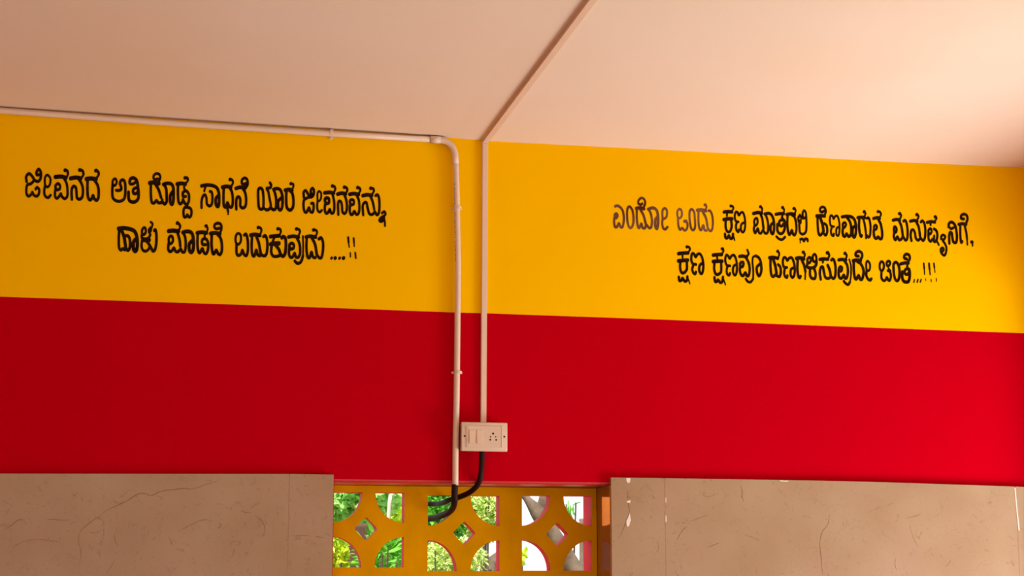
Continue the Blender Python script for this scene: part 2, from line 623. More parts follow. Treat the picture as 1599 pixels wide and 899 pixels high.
def clip(px, py, horizontal, parent):
    c = P(px, py, 0)
    bm = bmesh.new()
    w = .0052 if horizontal else .0040
    if horizontal:
        box(bm, c[0] - w, c[0] + w, -.004, 0, c[2] - .019, c[2] + .013, .0008)
        tube(bm, [(c[0] - w, -.014, c[2]), (c[0] + w, -.014, c[2])], PR + .0026, 20)
    else:
        box(bm, c[0] - .0185, c[0] + .0165, -.004, 0, c[2] - w, c[2] + w, .0008)
        tube(bm, [(c[0], -.014, c[2] - w), (c[0], -.014, c[2] + w)], PR + .0026, 20)
    for s in (-1, 1):
        if horizontal and s > 0:
            continue
        x, z = (c[0], c[2] + s * .0155) if horizontal else (c[0] + s * .0145, c[2])
        tube(bm, [(x, -.0062, z), (x, -.003, z)], .0023, 10)
    o = bm_obj('clip', bm, M_PIPE, None)
    return under(o, parent)


clip(517, 208.8, True, conduit)
clip(713.2, 326, False, conduit)
clip(713.6, 582, False, conduit)

# faded print on the pipe's left flank, below the elbow
bm = bmesh.new()
rng = random.Random(5)
for k in range(34):
    py = 288 + k * 3.6 + rng.uniform(-.6, .6)
    px = np.interp(py, [290, 326, 400, 450], [712.8, 713.6, 714.9, 714.9])
    if abs(py - 326) < 5 or rng.random() < .12:
        continue
    c = P(px, py, -.014)
    ang = math.radians(rng.uniform(208, 222))
    x, y = c[0] + PR * 1.01 * math.cos(ang), -.014 + PR * 1.01 * math.sin(ang)
    box(bm, x - .0013, x + .0011, y - .0004, y + .0008, c[2] - rng.uniform(.001, .0024), c[2] + rng.uniform(.001, .0024))
tag(under(bm_obj('pipe_print', bm, M_HOLE, None), conduit), label='small dark print marks along the pipe', kind='stuff')

# black flexible hoses
hose = bm = bmesh.new()
pts = [(710.2, 756, -.014), (709.8, 770, -.012), (709.8, 781, -.004), (707.5, 792, .04), (701, 799.5, .10), (692, 803.5, .16), (680, 808, .22), (666, 811.5, .27), (656, 822, .30), (652, 850, .31), (650, 900, .31)]
tube(bm, smooth_line(chain(pts), 5), .0103, 16)
tag(bm_obj('flexible_hose', bm, M_BLACK, None, True), 'black flexible hose continuing the round conduit down into the screen', 'hose')
bm = bmesh.new()
pts = [(752.6, 703.5, -.022), (752.4, 720, -.022), (751.0, 740, -.020), (748.0, 752, -.010), (741, 762.5, .015), (730, 770.5, .05), (717, 775.8, .09), (702, 780.5, .14), (690, 785, .20), (678, 786.5, .26), (650, 786, .32)]
tube(bm, smooth_line(chain(pts), 5), .0089, 16)
tag(bm_obj('flexible_hose', bm, M_BLACK, None, True), 'black flexible hose curving from under the switch box through the screen', 'hose')

# ------------------------------------------------------------------ rectangular cable casing, wall run + ceiling run
casing = empty('cable_casing', P(755, 660, 0), 'cream flat cable casing from the switch box up the wall and across the ceiling', 'casing')
CT = .011


def prism(quads_a, quads_b):
    bm = bmesh.new()
    A = [bm.verts.new(v) for v in quads_a]
    B = [bm.verts.new(v) for v in quads_b]
    n = len(A)
    bm.faces.new(A[::-1])
    bm.faces.new(B)
    for i in range(n):
        bm.faces.new((A[i], A[(i + 1) % n], B[(i + 1) % n], B[i]))
    return bm


t0, t1 = P(753.4, 222, -CT), P(762.3, 222.6, -CT)
b0, b1 = P(750.9, 659.5, -CT), P(759.6, 659.5, -CT)
zc0, zc1 = zline(CEIL_LINE, t0[0]), zline(CEIL_LINE, t1[0])
bm = prism([(b0[0], 0, b0[2]), (b1[0], 0, b1[2]), (b1[0], -CT, b1[2]), (b0[0], -CT, b0[2])],
           [(t0[0], 0, zc0 - CT * .2), (t1[0], 0, zc1 - CT * .2), (t1[0], -CT, zc1 - CT * .9), (t0[0], -CT, zc0 - CT * .9)])
bmesh.ops.bevel(bm, geom=[e for e in bm.edges if abs(e.verts[0].co.y + CT) < 1e-5 and abs(e.verts[1].co.y + CT) < 1e-5], offset=.0018, segments=3, affect='EDGES')
under(bm_obj('wall_run', bm, M_CASE), casing)
zf = zc0 - CT - .001
c0, c1 = PC(921.5, 0, zf), PC(933.5, 0, zf)
k = (-7.9 - 0) / (c0[1])
e0 = (t0[0] + (c0[0] - t0[0]) * k, -7.9)
e1 = (t1[0] + (c1[0] - t1[0]) * k, -7.9)
bm = prism([(t0[0], 0, zc0 + .002), (t1[0], 0, zc1 + .002), (t1[0], 0, zc1 - CT), (t0[0], 0, zc0 - CT)],
           [(e0[0], e0[1], zc0 + .004), (e1[0], e1[1], zc1 + .004), (e1[0], e1[1], zc1 - CT), (e0[0], e0[1], zc0 - CT)])
under(bm_obj('ceiling_run', bm, M_CASE), casing)

# ------------------------------------------------------------------ switch box
BY = -.043
sw = empty('switch_box', P(755, 682, 0), 'cream surface switch box with two rocker switches and a socket on the red wall', 'switch')
x0, x1 = P(720.4, 682, BY)[0], P(792.6, 682, BY)[0]
z1, z0 = P(755, 659.0, BY)[2], P(755, 704.3, BY)[2]
bm = bmesh.new()
box(bm, x0 + .003, x1 - .003, BY + .009, 0, z0 + .003, z1 - .003, .002)
under(bm_obj('back_box', bm, M_PLATE), sw)
bm = bmesh.new()
box(bm, x0, x1, BY, BY + .0095, z0, z1, .0035)
plate = under(bm_obj('face_plate', bm, M_PLATE, None, True), sw)


def fbox(name, a, b, t, bo, ya, yb, m, bev=.0006, parent=sw):
    l, r = P(a, (t + bo) / 2, ya)[0], P(b, (t + bo) / 2, ya)[0]
    hi, lo = P((a + b) / 2, t, ya)[2], P((a + b) / 2, bo, ya)[2]
    bm = bmesh.new()
    box(bm, l, r, ya, yb, lo, hi, bev)
    return under(bm_obj(name, bm, m), parent)


def fdisc(name, px, py, r, ya, yb, m):
    c = P(px, py, ya)
    bm = bmesh.new()
    tube(bm, [(c[0], ya, c[2]), (c[0], yb, c[2])], r, 16)
    return under(bm_obj(name, bm, m), sw)


fbox('module_panel', 730.6, 782.4, 664.5, 698.5, BY - .0016, BY + .002, M_PLATE, .0012)
fbox('ridge', 728.4, 730.2, 664.5, 698.5, BY - .0022, BY + .002, M_PLATE)
fbox('ridge', 782.8, 784.0, 664.5, 698.5, BY - .0022, BY + .002, M_PLATE)


def rocker(a, b, t, bo):
    fbox('rocker_frame', a - 1.0, b + 1.0, t - 1.0, bo + 1.0, BY - .0023, BY + .001, M_PLATE, .0005)
    l, r = P(a, t, BY)[0], P(b, t, BY)[0]
    hi, lo = P(a, t, BY)[2], P(a, bo, BY)[2]
    y = BY - .0023
    mid = (hi + lo) / 2
    prof = [(y + .001, lo), (y - .0034, lo + .0004), (y - .0014, mid), (y - .0006, hi - .0004), (y + .001, hi)]
    bm = prism([(l, a_, b_) for a_, b_ in prof], [(r, a_, b_) for a_, b_ in prof])
    return under(bm_obj('rocker_switch', bm, M_ROCK), sw)


rocker(733.0, 741.4, 671.4, 691.6)
rocker(744.8, 753.2, 671.6, 691.8)
for px, py, r in ((770.1, 676.8, .0034), (766.1, 681.8, .0022), (774.1, 681.8, .0022), (765.6, 686.4, .0030), (774.8, 686.6, .0030)):
    fdisc('socket_hole', px, py, r, BY - .0019, BY - .0005, M_HOLE)
fdisc('screw', 725.6, 680.6, .0030, BY - .0004, BY + .001, M_HOLE)
fdisc('screw', 787.6, 681.6, .0030, BY - .0004, BY + .001, M_HOLE)

# brush strokes of every letter: crop origin, zoom, then strokes as 'width x,y x,y ...'
GLYPHS = {
 'left_upper': [
  (20,240,7.995,[
   ["36 172,345 168,285 205,248 245,285 275,330 315,345 345,310 352,240 325,192 298,225 300,262 330,262",
    "34 265,335 225,375 185,385 170,430 172,500 200,530 235,500 245,480 262,515 300,530 325,500 330,450 305,420 285,440",
    "30 432,265 402,300 404,385 430,415 462,385 470,310 432,265","34 404,395 392,470 404,525 440,548 472,518"],
   ["46 530,290 600,285 665,298","34 668,298 688,258 682,215 658,205 642,218","34 640,308 672,370 684,470 678,535 645,560 612,530 600,498 580,530 550,556 528,530 528,470 534,440",
    "34 545,450 532,405 560,372 588,392 588,435 560,452"],
   ["46 722,308 790,296 850,308","34 852,302 882,262 872,215 842,202 822,215","36 825,318 860,375 876,450 868,535 835,568 802,548 796,480 788,425 765,405 742,425 734,480 738,568"],
   ["48 918,315 975,308 1040,318","34 1038,308 1068,272 1070,230 1045,210 1020,226","38 935,320 932,420 938,535 960,575 985,560 1002,522 1018,560 1045,580 1068,550 1072,460 1058,390 1020,330"],
   ["30 1270,312 1246,342 1250,385 1276,395 1296,360 1290,322 1270,312","36 1246,390 1242,480 1250,550 1290,586 1340,592 1388,565 1404,500 1404,380 1385,330 1352,334 1338,372 1352,412 1352,445 1325,458 1292,456"],
  ]),
  (160,240,7.995,[
   ["40 340,350 350,315 385,302 420,322 438,370 444,430 452,500 444,565 405,600 352,596 328,560 326,480","34 338,360 350,378 385,375 408,358","36 440,425 405,430 382,455 388,492 415,498 440,478"],
   ["32 705,345 722,300 712,260 680,247 645,265 638,302 660,322 690,312","48 590,365 640,358 705,370","36 605,375 604,490 614,598 645,615 674,584 700,612 738,606 748,575","38 660,378 702,450 732,545",
    "40 760,382 810,368 860,378 884,420 888,520 884,600 866,632 846,600 848,520 872,478","38 772,388 796,440 802,540 800,600 775,626 745,596"],
   ["44 932,378 985,370 1036,378","32 1036,372 1066,335 1060,302 1036,300 1018,314","36 945,385 942,480 950,595 974,625 1000,596 1006,572 1026,615 1055,632 1078,590 1080,515 1060,474 1030,464 1004,490 1008,532 1040,532","30 1024,390 1020,430 1040,465",
    "34 1050,640 1062,664 1025,674 1012,720 1018,785 1045,785 1060,762 1080,790 1104,776 1112,720 1098,682 1062,668"],
  ]),
  (300,250,7.995,[
   ["40 118,322 180,310 250,316 305,342 332,400 338,490 332,565 315,578 297,550 297,480 325,445","28 168,330 152,385","34 118,592 120,500 138,445 165,435 180,480 186,545 215,572 245,548 254,470 245,400 222,390"],
   ["44 378,338 430,328 485,335","32 482,328 508,292 504,252 480,240 462,258","36 396,345 392,450 396,565 420,585 442,530 466,580 498,580 508,500 498,400 470,345","34 438,585 450,640","22 450,640 450,675"],
   ["42 548,352 600,338 665,345","34 672,342 694,300 688,245 658,222 624,246 622,288 650,300 672,288","36 635,355 664,410 675,500 665,575 630,596 602,570 602,500 590,462 562,466 550,520 552,610"],
   ["36 850,348 826,375 826,480 834,588 862,612 888,590 892,480 880,375 850,348","36 888,580 912,612 945,620 978,596 984,550","34 972,282 988,312 974,345 932,352 952,395 968,480 984,565","36 984,590 1012,618 1044,600 1050,500 1038,420 1018,368",
    "38 1016,364 1060,354 1100,370 1124,430 1130,520 1120,600 1095,622 1076,590 1076,515 1108,475"],
   ["42 1162,375 1210,366 1250,376","30 1246,368 1264,332 1262,302 1240,292 1220,312","38 1178,382 1175,480 1182,586 1220,624 1258,588 1266,500 1250,412 1220,380"],
  ]),
  (440,260,7.995,[
   ["34 276,382 274,322 300,300 330,345 358,382 394,358 402,300 384,270 362,300 368,342 392,345",
    "34 355,375 300,400 276,425 272,500 284,560 310,568 340,514 356,560 384,568 398,520 394,460 370,460",
    "26 468,308 446,335 448,415 466,430 488,400 492,335 468,308","30 448,425 442,490 450,548 475,568 500,545"],
   ["42 535,328 600,322 648,332","32 645,325 668,288 660,252 636,242 622,258","34 632,338 652,420 656,520 645,575 615,578 600,535 576,575 552,582 537,540 540,470","38 552,462 538,415 560,390 588,404 588,450 560,464"],
   ["42 697,344 750,332 798,342","32 796,335 818,300 810,265 786,257 770,272","34 780,348 806,420 814,510 804,565 780,586 757,560 752,490 740,440 716,432 702,470 706,598"],
   ["42 848,346 900,338 960,348","32 958,338 980,302 975,272 952,262 936,276","34 935,355 962,420 970,520 958,585 930,596 906,558 885,595 862,596 849,550 852,480","34 865,476 850,435 872,412 898,425 898,465 872,480"],
   ["42 1012,364 1070,352 1125,362","32 1122,352 1148,312 1144,278 1116,270 1098,285","34 1018,602 1010,500 1030,452 1058,452 1072,510 1088,578 1115,600 1142,590 1164,566 1186,602 1212,578 1220,480 1214,390 1196,352 1172,362","34 1105,368 1136,440 1154,530",
    "30 1252,580 1280,562 1296,590 1276,620","44 1272,625 1240,648 1225,672 1250,676 1272,640","28 1278,640 1288,700 1288,738"],
  ]),
 ],
 'left_lower': [
  (160,330,7.995,[
   ["46 200,214 270,208 350,222 402,250 428,310 436,400 428,475 406,496 386,462 388,385 422,340","36 210,230 204,340 208,448 230,482 256,464 276,480","44 238,235 268,310 284,400 292,460","38 284,305 318,305 342,350 344,440 320,486 294,465"],
   ["32 520,202 496,230 496,282 518,288 540,262 538,215 520,202","28 602,132 626,155 614,200 602,250","34 600,205 582,230 584,262","34 492,290 494,330 530,342 575,332 598,290","46 505,358 585,356","34 495,360 488,430 504,482 540,496 572,476 592,440","38 540,360 575,400 604,448 628,492 655,478 672,400 674,290 662,232 648,238"],
   ["48 826,246 880,240 950,248","34 952,240 970,195 960,160 940,145 924,160","38 935,255 962,350 972,432","34 850,308 828,335 832,390 852,402 880,370 874,318 850,308","36 826,400 822,470 840,500 868,490 892,456 912,496 940,504 966,480 980,470 998,506 1028,498 1040,420 1034,330 1012,270",
    "44 1004,262 1050,250 1100,258 1128,300 1138,400 1132,478 1110,510 1086,486 1084,410 1120,365"],
   ["44 1182,268 1240,260 1300,268","30 1300,258 1314,220 1300,182 1275,174","36 1190,285 1186,400 1196,495 1218,515 1247,464 1268,515 1295,526 1316,480 1320,400 1298,348 1262,342 1243,372 1252,412 1290,415","28 1280,275 1274,335"],
   ["34 1472,258 1486,210 1478,162 1440,147 1402,165 1400,202 1430,218 1455,208","44 1348,276 1400,268 1468,278","38 1366,292 1362,400 1372,505 1392,530 1421,484 1442,525 1470,536 1490,490 1490,400 1472,330 1440,290"],
  ]),
  (340,330,6.6625,[
   ["26 215,228 190,252 188,318 215,342 240,310 240,250 215,228","30 196,340 196,430 215,458 244,440 257,404 275,448 300,458 314,400 312,300 296,238 276,246"],
   ["36 342,247 390,240 440,250","26 440,242 455,200 446,173 426,167 410,180","30 358,258 353,360 360,448 382,462 401,402 416,450 440,462","32 402,258 428,330 446,430","30 446,440 476,462 504,448 517,380 514,300 496,252 476,262"],
   ["36 548,262 600,256 640,252","26 640,247 657,215 650,186 630,180 615,190","26 592,265 572,315","42 552,342 600,334 636,332","30 562,352 557,420 572,460 600,468 640,462","34 604,352 636,395 652,440 676,466 700,440 710,350 704,282 682,262 667,275"],
   ["34 737,266 790,258 842,268","26 840,256 855,218 850,192 826,182 806,195","30 822,272 852,340 857,430 842,472 815,476 801,436 780,472 756,476 741,440 744,380","30 752,378 745,350 770,330 792,348 788,382 762,392","20 887,258 890,350 888,460","30 888,460 866,524 830,540 802,516"],
   ["34 918,266 965,258 1020,268","26 1018,258 1034,222 1025,198 1002,192 986,205","30 926,280 923,380 934,468 956,480 976,424 991,472 1015,482","32 978,272 1012,340 1030,440","30 1030,450 1060,484 1084,468 1097,380 1094,312 1075,274 1052,287"],
   ["26 1182,488 1187,482","34 1220,486 1224,484","26 1265,490 1271,482","34 1306,487 1312,483","24 1358,272 1362,320","16 1362,320 1368,370","22 1415,280 1418,320","16 1418,320 1421,362","16 1380,432 1381,472","20 1431,430 1437,484"],
  ]),
 ],
 'right_upper': [
  (940,290,7.995,[
   ["30 164,256 200,250 242,282 268,340 274,430 260,506 236,516 211,470 190,510 162,510 152,450 156,400","34 166,398 162,360 184,350 194,375 178,402","30 345,260 318,292 316,400 328,488 356,526 388,488 394,400 382,310 345,260",
    "28 524,262 540,220 530,170 492,152 458,182 456,222 488,235 505,222","38 428,282 480,276 525,288","30 436,290 436,400 446,498 466,526 492,474 508,524 536,528 550,490","32 478,292 520,370 546,470",
    "34 578,292 640,276 686,312 702,400 698,500 684,536 666,500 668,425 690,392","30 588,298 614,360 626,450 614,516 590,526 560,490","28 785,280 757,310 757,395 778,410 808,380 812,312 785,280","30 760,408 751,470 766,528 792,542 818,515"],
   ["26 970,290 942,320 946,385 970,404 998,370 994,312 970,290","28 950,408 955,495 974,548 1004,528 1030,556 1058,540 1070,485 1052,436","34 1052,445 1030,442","28 1120,294 1096,322 1096,420 1112,524 1140,554 1164,510 1160,400 1148,322 1120,294"],
   ["38 1192,306 1240,302 1296,312","26 1290,302 1305,265 1294,238 1272,242","28 1206,320 1205,430 1217,528 1240,552 1266,494 1282,552 1308,558","30 1256,320 1298,400 1318,500","28 1318,520 1350,564 1378,536 1385,440 1374,360 1352,314 1332,312"],
  ]),
  (1110,290,7.995,[
   ["38 164,328 210,322 264,326","26 262,314 282,287 275,258 252,252 242,266","24 206,340 201,374","40 162,422 215,412 266,412","32 186,430 186,518 206,570 240,568 260,510 255,435","34 177,602 186,650 212,646 226,622 246,658 272,648 278,604","18 278,604 288,640 298,680"],
   ["28 345,450 312,440 299,380 312,328 336,334 350,368 374,338 400,332 422,390 430,480 420,556 396,580 376,545 382,482 420,455","30 326,452 314,500 322,556 345,575 352,548"],
   ["38 532,346 590,334 636,344","28 632,332 642,292 625,262 605,270","32 620,348 644,420 658,530","28 565,405 543,430 546,482 565,494 585,460 580,412 565,405","30 546,490 538,550 556,588 586,534 602,584 626,592 652,555 680,594 712,576 716,480 700,400 678,354",
    "34 674,352 730,344 768,380 788,450 790,540 776,598 752,578 748,500 782,455"],
   ["36 812,356 860,348 912,348","28 910,340 916,302 900,272 885,272","28 896,360 888,395","32 905,432 878,426 854,452 862,496 888,502 908,474","34 832,480 832,556 860,596 900,586 922,530 924,450 892,405","30 820,634 850,662 890,672 926,640"],
   ["38 948,358 1000,350 1048,358","28 1048,348 1060,312 1045,284 1020,292","32 960,370 956,470 967,585 987,608 1012,555 1028,604 1050,612 1068,550 1064,460 1046,392 1015,366"],
   ["30 1112,364 1092,400 1098,445 1120,462 1122,430","34 1112,370 1136,400 1160,402","28 1165,308 1147,340 1152,396 1175,402 1190,370 1184,332 1165,308","30 1190,370 1195,480 1188,570 1150,604 1112,578 1104,480","30 1118,668 1145,664 1162,690 1182,660 1206,668 1210,688","14 1118,670 1116,712"],
  ]),
  (1250,300,7.995,[
   ["30 302,292 316,240 305,198 275,184 247,203 247,238 272,248 290,236","38 202,297 250,294 302,298","32 214,310 216,420 227,516 250,536 278,502","38 242,305 272,390 288,480","32 300,392 328,420 335,490 316,536 288,512"],
   ["26 418,430 378,415 366,350 376,294 400,298 414,332 436,298 464,302 484,370 488,460 480,526 464,544 447,518 452,452 484,430","28 394,432 381,480 388,528 410,546 416,522"],
   ["36 520,308 580,300 640,310 678,352 694,430 690,518 672,562 652,538 652,452 680,425","34 580,315 618,370 634,450 630,526 602,554 576,519 560,548 537,546 526,500 530,450","30 545,380 528,400 533,436 550,440 568,410 564,386 545,380"],
   ["38 716,318 760,313 802,318","28 797,305 812,272 800,244 780,252","34 736,330 731,420 742,515 756,552 766,540","30 782,330 802,400 816,500","24 816,500 818,575","30 822,530 850,564 870,528 875,430 864,352 848,318 830,328"],
   ["36 912,328 960,318 990,328","28 985,315 1005,282 994,248 970,242 960,260","34 970,335 1002,400 1019,490 1018,566 995,584 970,557 950,578 927,566 916,520 917,470","30 935,410 918,432 928,466 948,458 954,427 935,410"],
  ]),
  (1370,300,7.995,[
   ["36 197,350 240,340 282,348","30 280,335 298,297 285,268 260,268","34 270,352 302,430 318,540","32 220,430 206,452 212,495 234,496 240,455 220,430","32 210,500 206,556 226,596 251,555 272,596 300,586 322,556 350,598 374,576 378,470 364,382 346,350 328,362"],
   ["36 412,362 460,353 498,362","30 496,348 515,308 500,280 476,283","32 427,606 416,540 426,478 450,470 470,510 482,576 512,600 540,575 570,604 594,568 600,470 588,392 564,358 543,372","34 486,368 518,440 534,550"],
   ["36 622,378 670,368 718,374","28 716,362 738,332 730,308 705,306","28 666,388 665,408","30 655,456 638,480 643,516 663,520 678,490 670,460 655,456","32 637,528 642,588 665,614 692,585 712,618 738,600 750,540 738,482 708,458","30 710,545 706,610","26 735,600 755,632 768,658",
    "30 797,582 802,545 825,534 848,552 836,586 816,600 848,650 864,705 850,775 826,786 797,754 792,712 814,694 830,714 816,738"],
   ["34 890,432 896,390 930,374 964,402 984,460 994,556 984,625 950,620 936,560 930,512 906,504 897,560 900,638","30 895,432 920,456 950,444"],
   ["32 1112,380 1126,332 1114,288 1080,274 1048,292 1048,328 1080,334","36 1017,402 1060,394 1108,402","32 1036,410 1036,540 1046,625 1060,615","30 1088,408 1110,500 1120,580","22 1120,580 1125,655"],
   ["36 1175,622 1186,622","22 1190,625 1188,668"],
  ]),
 ],
 'right_lower': [
  (1040,360,7.995,[
   ["40 155,288 220,280 276,278","28 278,268 300,238 290,208 264,202 250,216","26 206,295 208,335","42 155,378 215,372 272,368","34 180,390 177,468 196,524 230,522 260,480 260,400","34 160,580 168,624 194,618 206,594 236,632 262,618 268,575","18 268,575 285,620 298,662"],
   ["32 375,422 332,410 316,350 326,290 350,290 370,328 395,294 428,294 456,350 467,440 458,516 438,538 416,500 422,432 462,405","32 342,432 327,480 342,526 365,540 374,516"],
  ]),
  (1040,360,7.995,[
   ["40 588,306 650,299 696,298","28 696,288 718,257 710,228 685,227","26 636,315 640,350","42 588,386 640,382 700,382","34 606,400 602,478 621,540 655,545 688,510 690,420","34 605,585 613,634 636,634 651,614 677,648 702,636 712,580","18 712,580 728,630 742,675"],
   ["30 800,440 758,430 741,370 751,308 775,314 795,348 820,314 852,309 878,370 887,460 878,536 855,555 837,510 846,442 884,420","30 768,447 757,500 767,546 790,556 799,532"],
   ["38 918,322 960,318 1008,330","28 1010,318 1032,288 1016,242","34 995,332 1032,400 1046,480 1034,554 1010,564 991,524 965,562 938,550 923,500 927,440","34 942,392 924,415 934,446 955,450 968,415 960,392","30 996,602 1022,636 1058,640 1088,600","26 1088,600 1090,500 1080,400 1086,334 1120,314","34 1120,314 1162,342 1187,410 1190,508 1165,564 1142,538 1133,462 1168,420"],
  ]),
  (1180,360,7.995,[
   ["38 172,338 220,334 278,346","28 284,334 295,292 280,258 262,264","34 186,350 186,450 197,552 220,574 246,552 270,566 300,572 314,520 308,455 282,424","38 216,345 246,440 260,530"],
   ["32 390,460 352,450 339,390 351,339 375,339 395,372 420,343 452,340 478,400 489,490 479,564 456,584 437,548 442,482 484,462","32 364,472 357,530 367,571 390,585 398,562"],
   ["42 508,347 550,340 602,352","30 602,340 615,302 600,270 580,272","34 526,360 521,470 532,566 550,588 562,570","34 578,370 604,430 622,510","22 622,510 618,605"],
   ["32 665,336 647,360 652,396 675,400 690,370 684,338 665,336","30 735,294 713,322 718,376 740,388 759,360 754,314 735,294","36 646,412 642,446 666,464 720,462 754,430 760,380","34 680,480 680,556 702,594 740,595 750,540 732,478"],
   ["38 802,360 850,353 902,358","32 904,348 920,312 905,278 876,273","28 842,375 838,396","34 812,606 802,530 812,464 840,454 852,510 872,584 912,596 938,575 970,598 993,566 998,460 984,382 964,354 946,368","36 900,432 924,490 940,570"],
   ["38 1037,366 1080,360 1128,368","30 1125,352 1138,314 1121,284 1100,288","34 1105,372 1142,430 1153,510 1140,584 1116,594 1101,554 1076,592 1048,588 1036,540 1040,480","34 1060,450 1043,472 1052,505 1073,498 1078,464 1060,450","22 1170,360 1190,440 1190,560 1180,635","32 1178,640 1155,674 1122,656 1102,632"],
   ["34 1312,358 1330,320 1323,277 1286,258 1252,277 1252,312 1285,318","40 1217,376 1260,368 1312,374","36 1226,390 1226,490 1237,584 1257,604 1286,560 1302,602 1326,608 1344,556 1344,480 1310,412 1272,388","28 1400,380 1382,402 1382,466 1396,500 1423,486 1428,420 1400,380","34 1386,500 1382,556 1402,604 1430,618 1445,602"],
  ]),
  (1320,360,7.995,[
   ["30 455,385 432,412 432,475 455,504 480,468 480,412 455,385","30 535,380 517,402 522,436 545,436 560,410 553,384 535,380","32 452,515 452,588 476,624 502,616 520,585 540,622 560,614 570,560 556,512 532,500","22 540,440 540,470 565,500","34 620,398 602,432 607,538 627,612 655,624 674,578 674,470 648,404 620,398"],
   ["34 782,388 805,350 798,307 765,293 738,312 738,345 765,352","38 692,416 740,404 788,404","30 780,415 772,445","38 712,515 712,592 736,636 784,638 802,590 803,505 775,462","34 800,485 762,478 742,502 748,540 775,546 792,525"],
   ["18 856,645 864,612","20 898,642 908,610","18 936,642 948,610","24 979,410 985,470","16 985,470 991,545","26 1046,412 1052,480","18 1052,480 1059,548","22 1106,410 1113,460","14 1113,460 1120,520","10 1004,598 1006,625","14 1071,610 1073,636","12 1137,598 1139,632"],
  ]),
 ],
}


# ------------------------------------------------------------------ lettering painted on the yellow band
def contour_mesh(caps):
    """even-edged painted shape: union of brush dabs, outlined by marching squares in wall-plane pixels"""
    C = np.array([(a[0], a[1], b[0], b[1], ra, rb) for a, b, ra, rb in caps])
    h = .42
    x0, y0 = C[:, [0, 2]].min() - 4, C[:, [1, 3]].min() - 4
    x1, y1 = C[:, [0, 2]].max() + 4, C[:, [1, 3]].max() + 4
    X, Y = np.meshgrid(np.arange(x0, x1, h), np.arange(y0, y1, h))
    D = np.full(X.shape, 9.0)
    kx, ky = 1 / .87, 1 / 1.10
    for ax, ay, bx, by, ra, rb in C:
        m = max(ra, rb) * 1.2 + 1.5
        i0, i1 = int((min(ay, by) - m - y0) / h), int((max(ay, by) + m - y0) / h) + 2
        j0, j1 = int((min(ax, bx) - m - x0) / h), int((max(ax, bx) + m - x0) / h) + 2
        i0, j0 = max(i0, 0), max(j0, 0)
        xx, yy = X[i0:i1, j0:j1], Y[i0:i1, j0:j1]
        dx, dy = (bx - ax) * kx, (by - ay) * ky
        ux, uy = (xx - ax) * kx, (yy - ay) * ky
        t = np.clip((ux * dx + uy * dy) / (dx * dx + dy * dy + 1e-9), 0, 1)
        d = np.hypot(ux - t * dx, uy - t * dy) - (ra + (rb - ra) * t)
        D[i0:i1, j0:j1] = np.minimum(D[i0:i1, j0:j1], d)
    V, Fc, idx = [], [], {}

    def corner(i, j):
        k = (i, j)
        if k not in idx:
            idx[k] = len(V)
            V.append((X[i, j], Y[i, j]))
        return idx[k]

    def cut(i, j, i2, j2):
        k = (min((i, j), (i2, j2)), max((i, j), (i2, j2)))
        if k not in idx:
            a, b = D[i, j], D[i2, j2]
            t = a / (a - b)
            idx[k] = len(V)
            V.append((X[i, j] + (X[i2, j2] - X[i, j]) * t, Y[i, j] + (Y[i2, j2] - Y[i, j]) * t))
        return idx[k]
    IN = D < 0
    any_in = IN[:-1, :-1] | IN[1:, :-1] | IN[:-1, 1:] | IN[1:, 1:]
    for i, j in np.argwhere(any_in):
        cs = [(i, j), (i, j + 1), (i + 1, j + 1), (i + 1, j)]
        poly = []
        for k in range(4):
            a, b = cs[k], cs[(k + 1) % 4]
            if IN[a]:
                poly.append(corner(*a))
            if IN[a] != IN[b]:
                poly.append(cut(*a, *b))
        if len(poly) >= 3:
            Fc.append(poly[::-1])
    return V, Fc


INK_Y = -.0006


vr = random.Random(3)


def strokes_caps(strokes, ox, oy, zf_):
    caps = []
    for s in strokes:
        w, *pp = s.split()
        raw = np.array([tuple(map(float, p.split(','))) for p in pp])
        L = smooth_line(raw, 5) / zf_ + [ox, oy]
        L = L + np.array([[vr.uniform(-.35, .35), vr.uniform(-.35, .35)] for _ in L])
        r = float(w) / zf_ / 2 * 1.18
        R = r * np.clip(np.sin(np.linspace(.25, math.pi - .25, len(L))) * 1.25, .35, 1) * np.array([vr.uniform(.6, 1.25) for _ in L])
        for a, b, ra, rb in zip(L[:-1], L[1:], R[:-1], R[1:]):
            caps.append((a, b, ra, rb))
    return caps


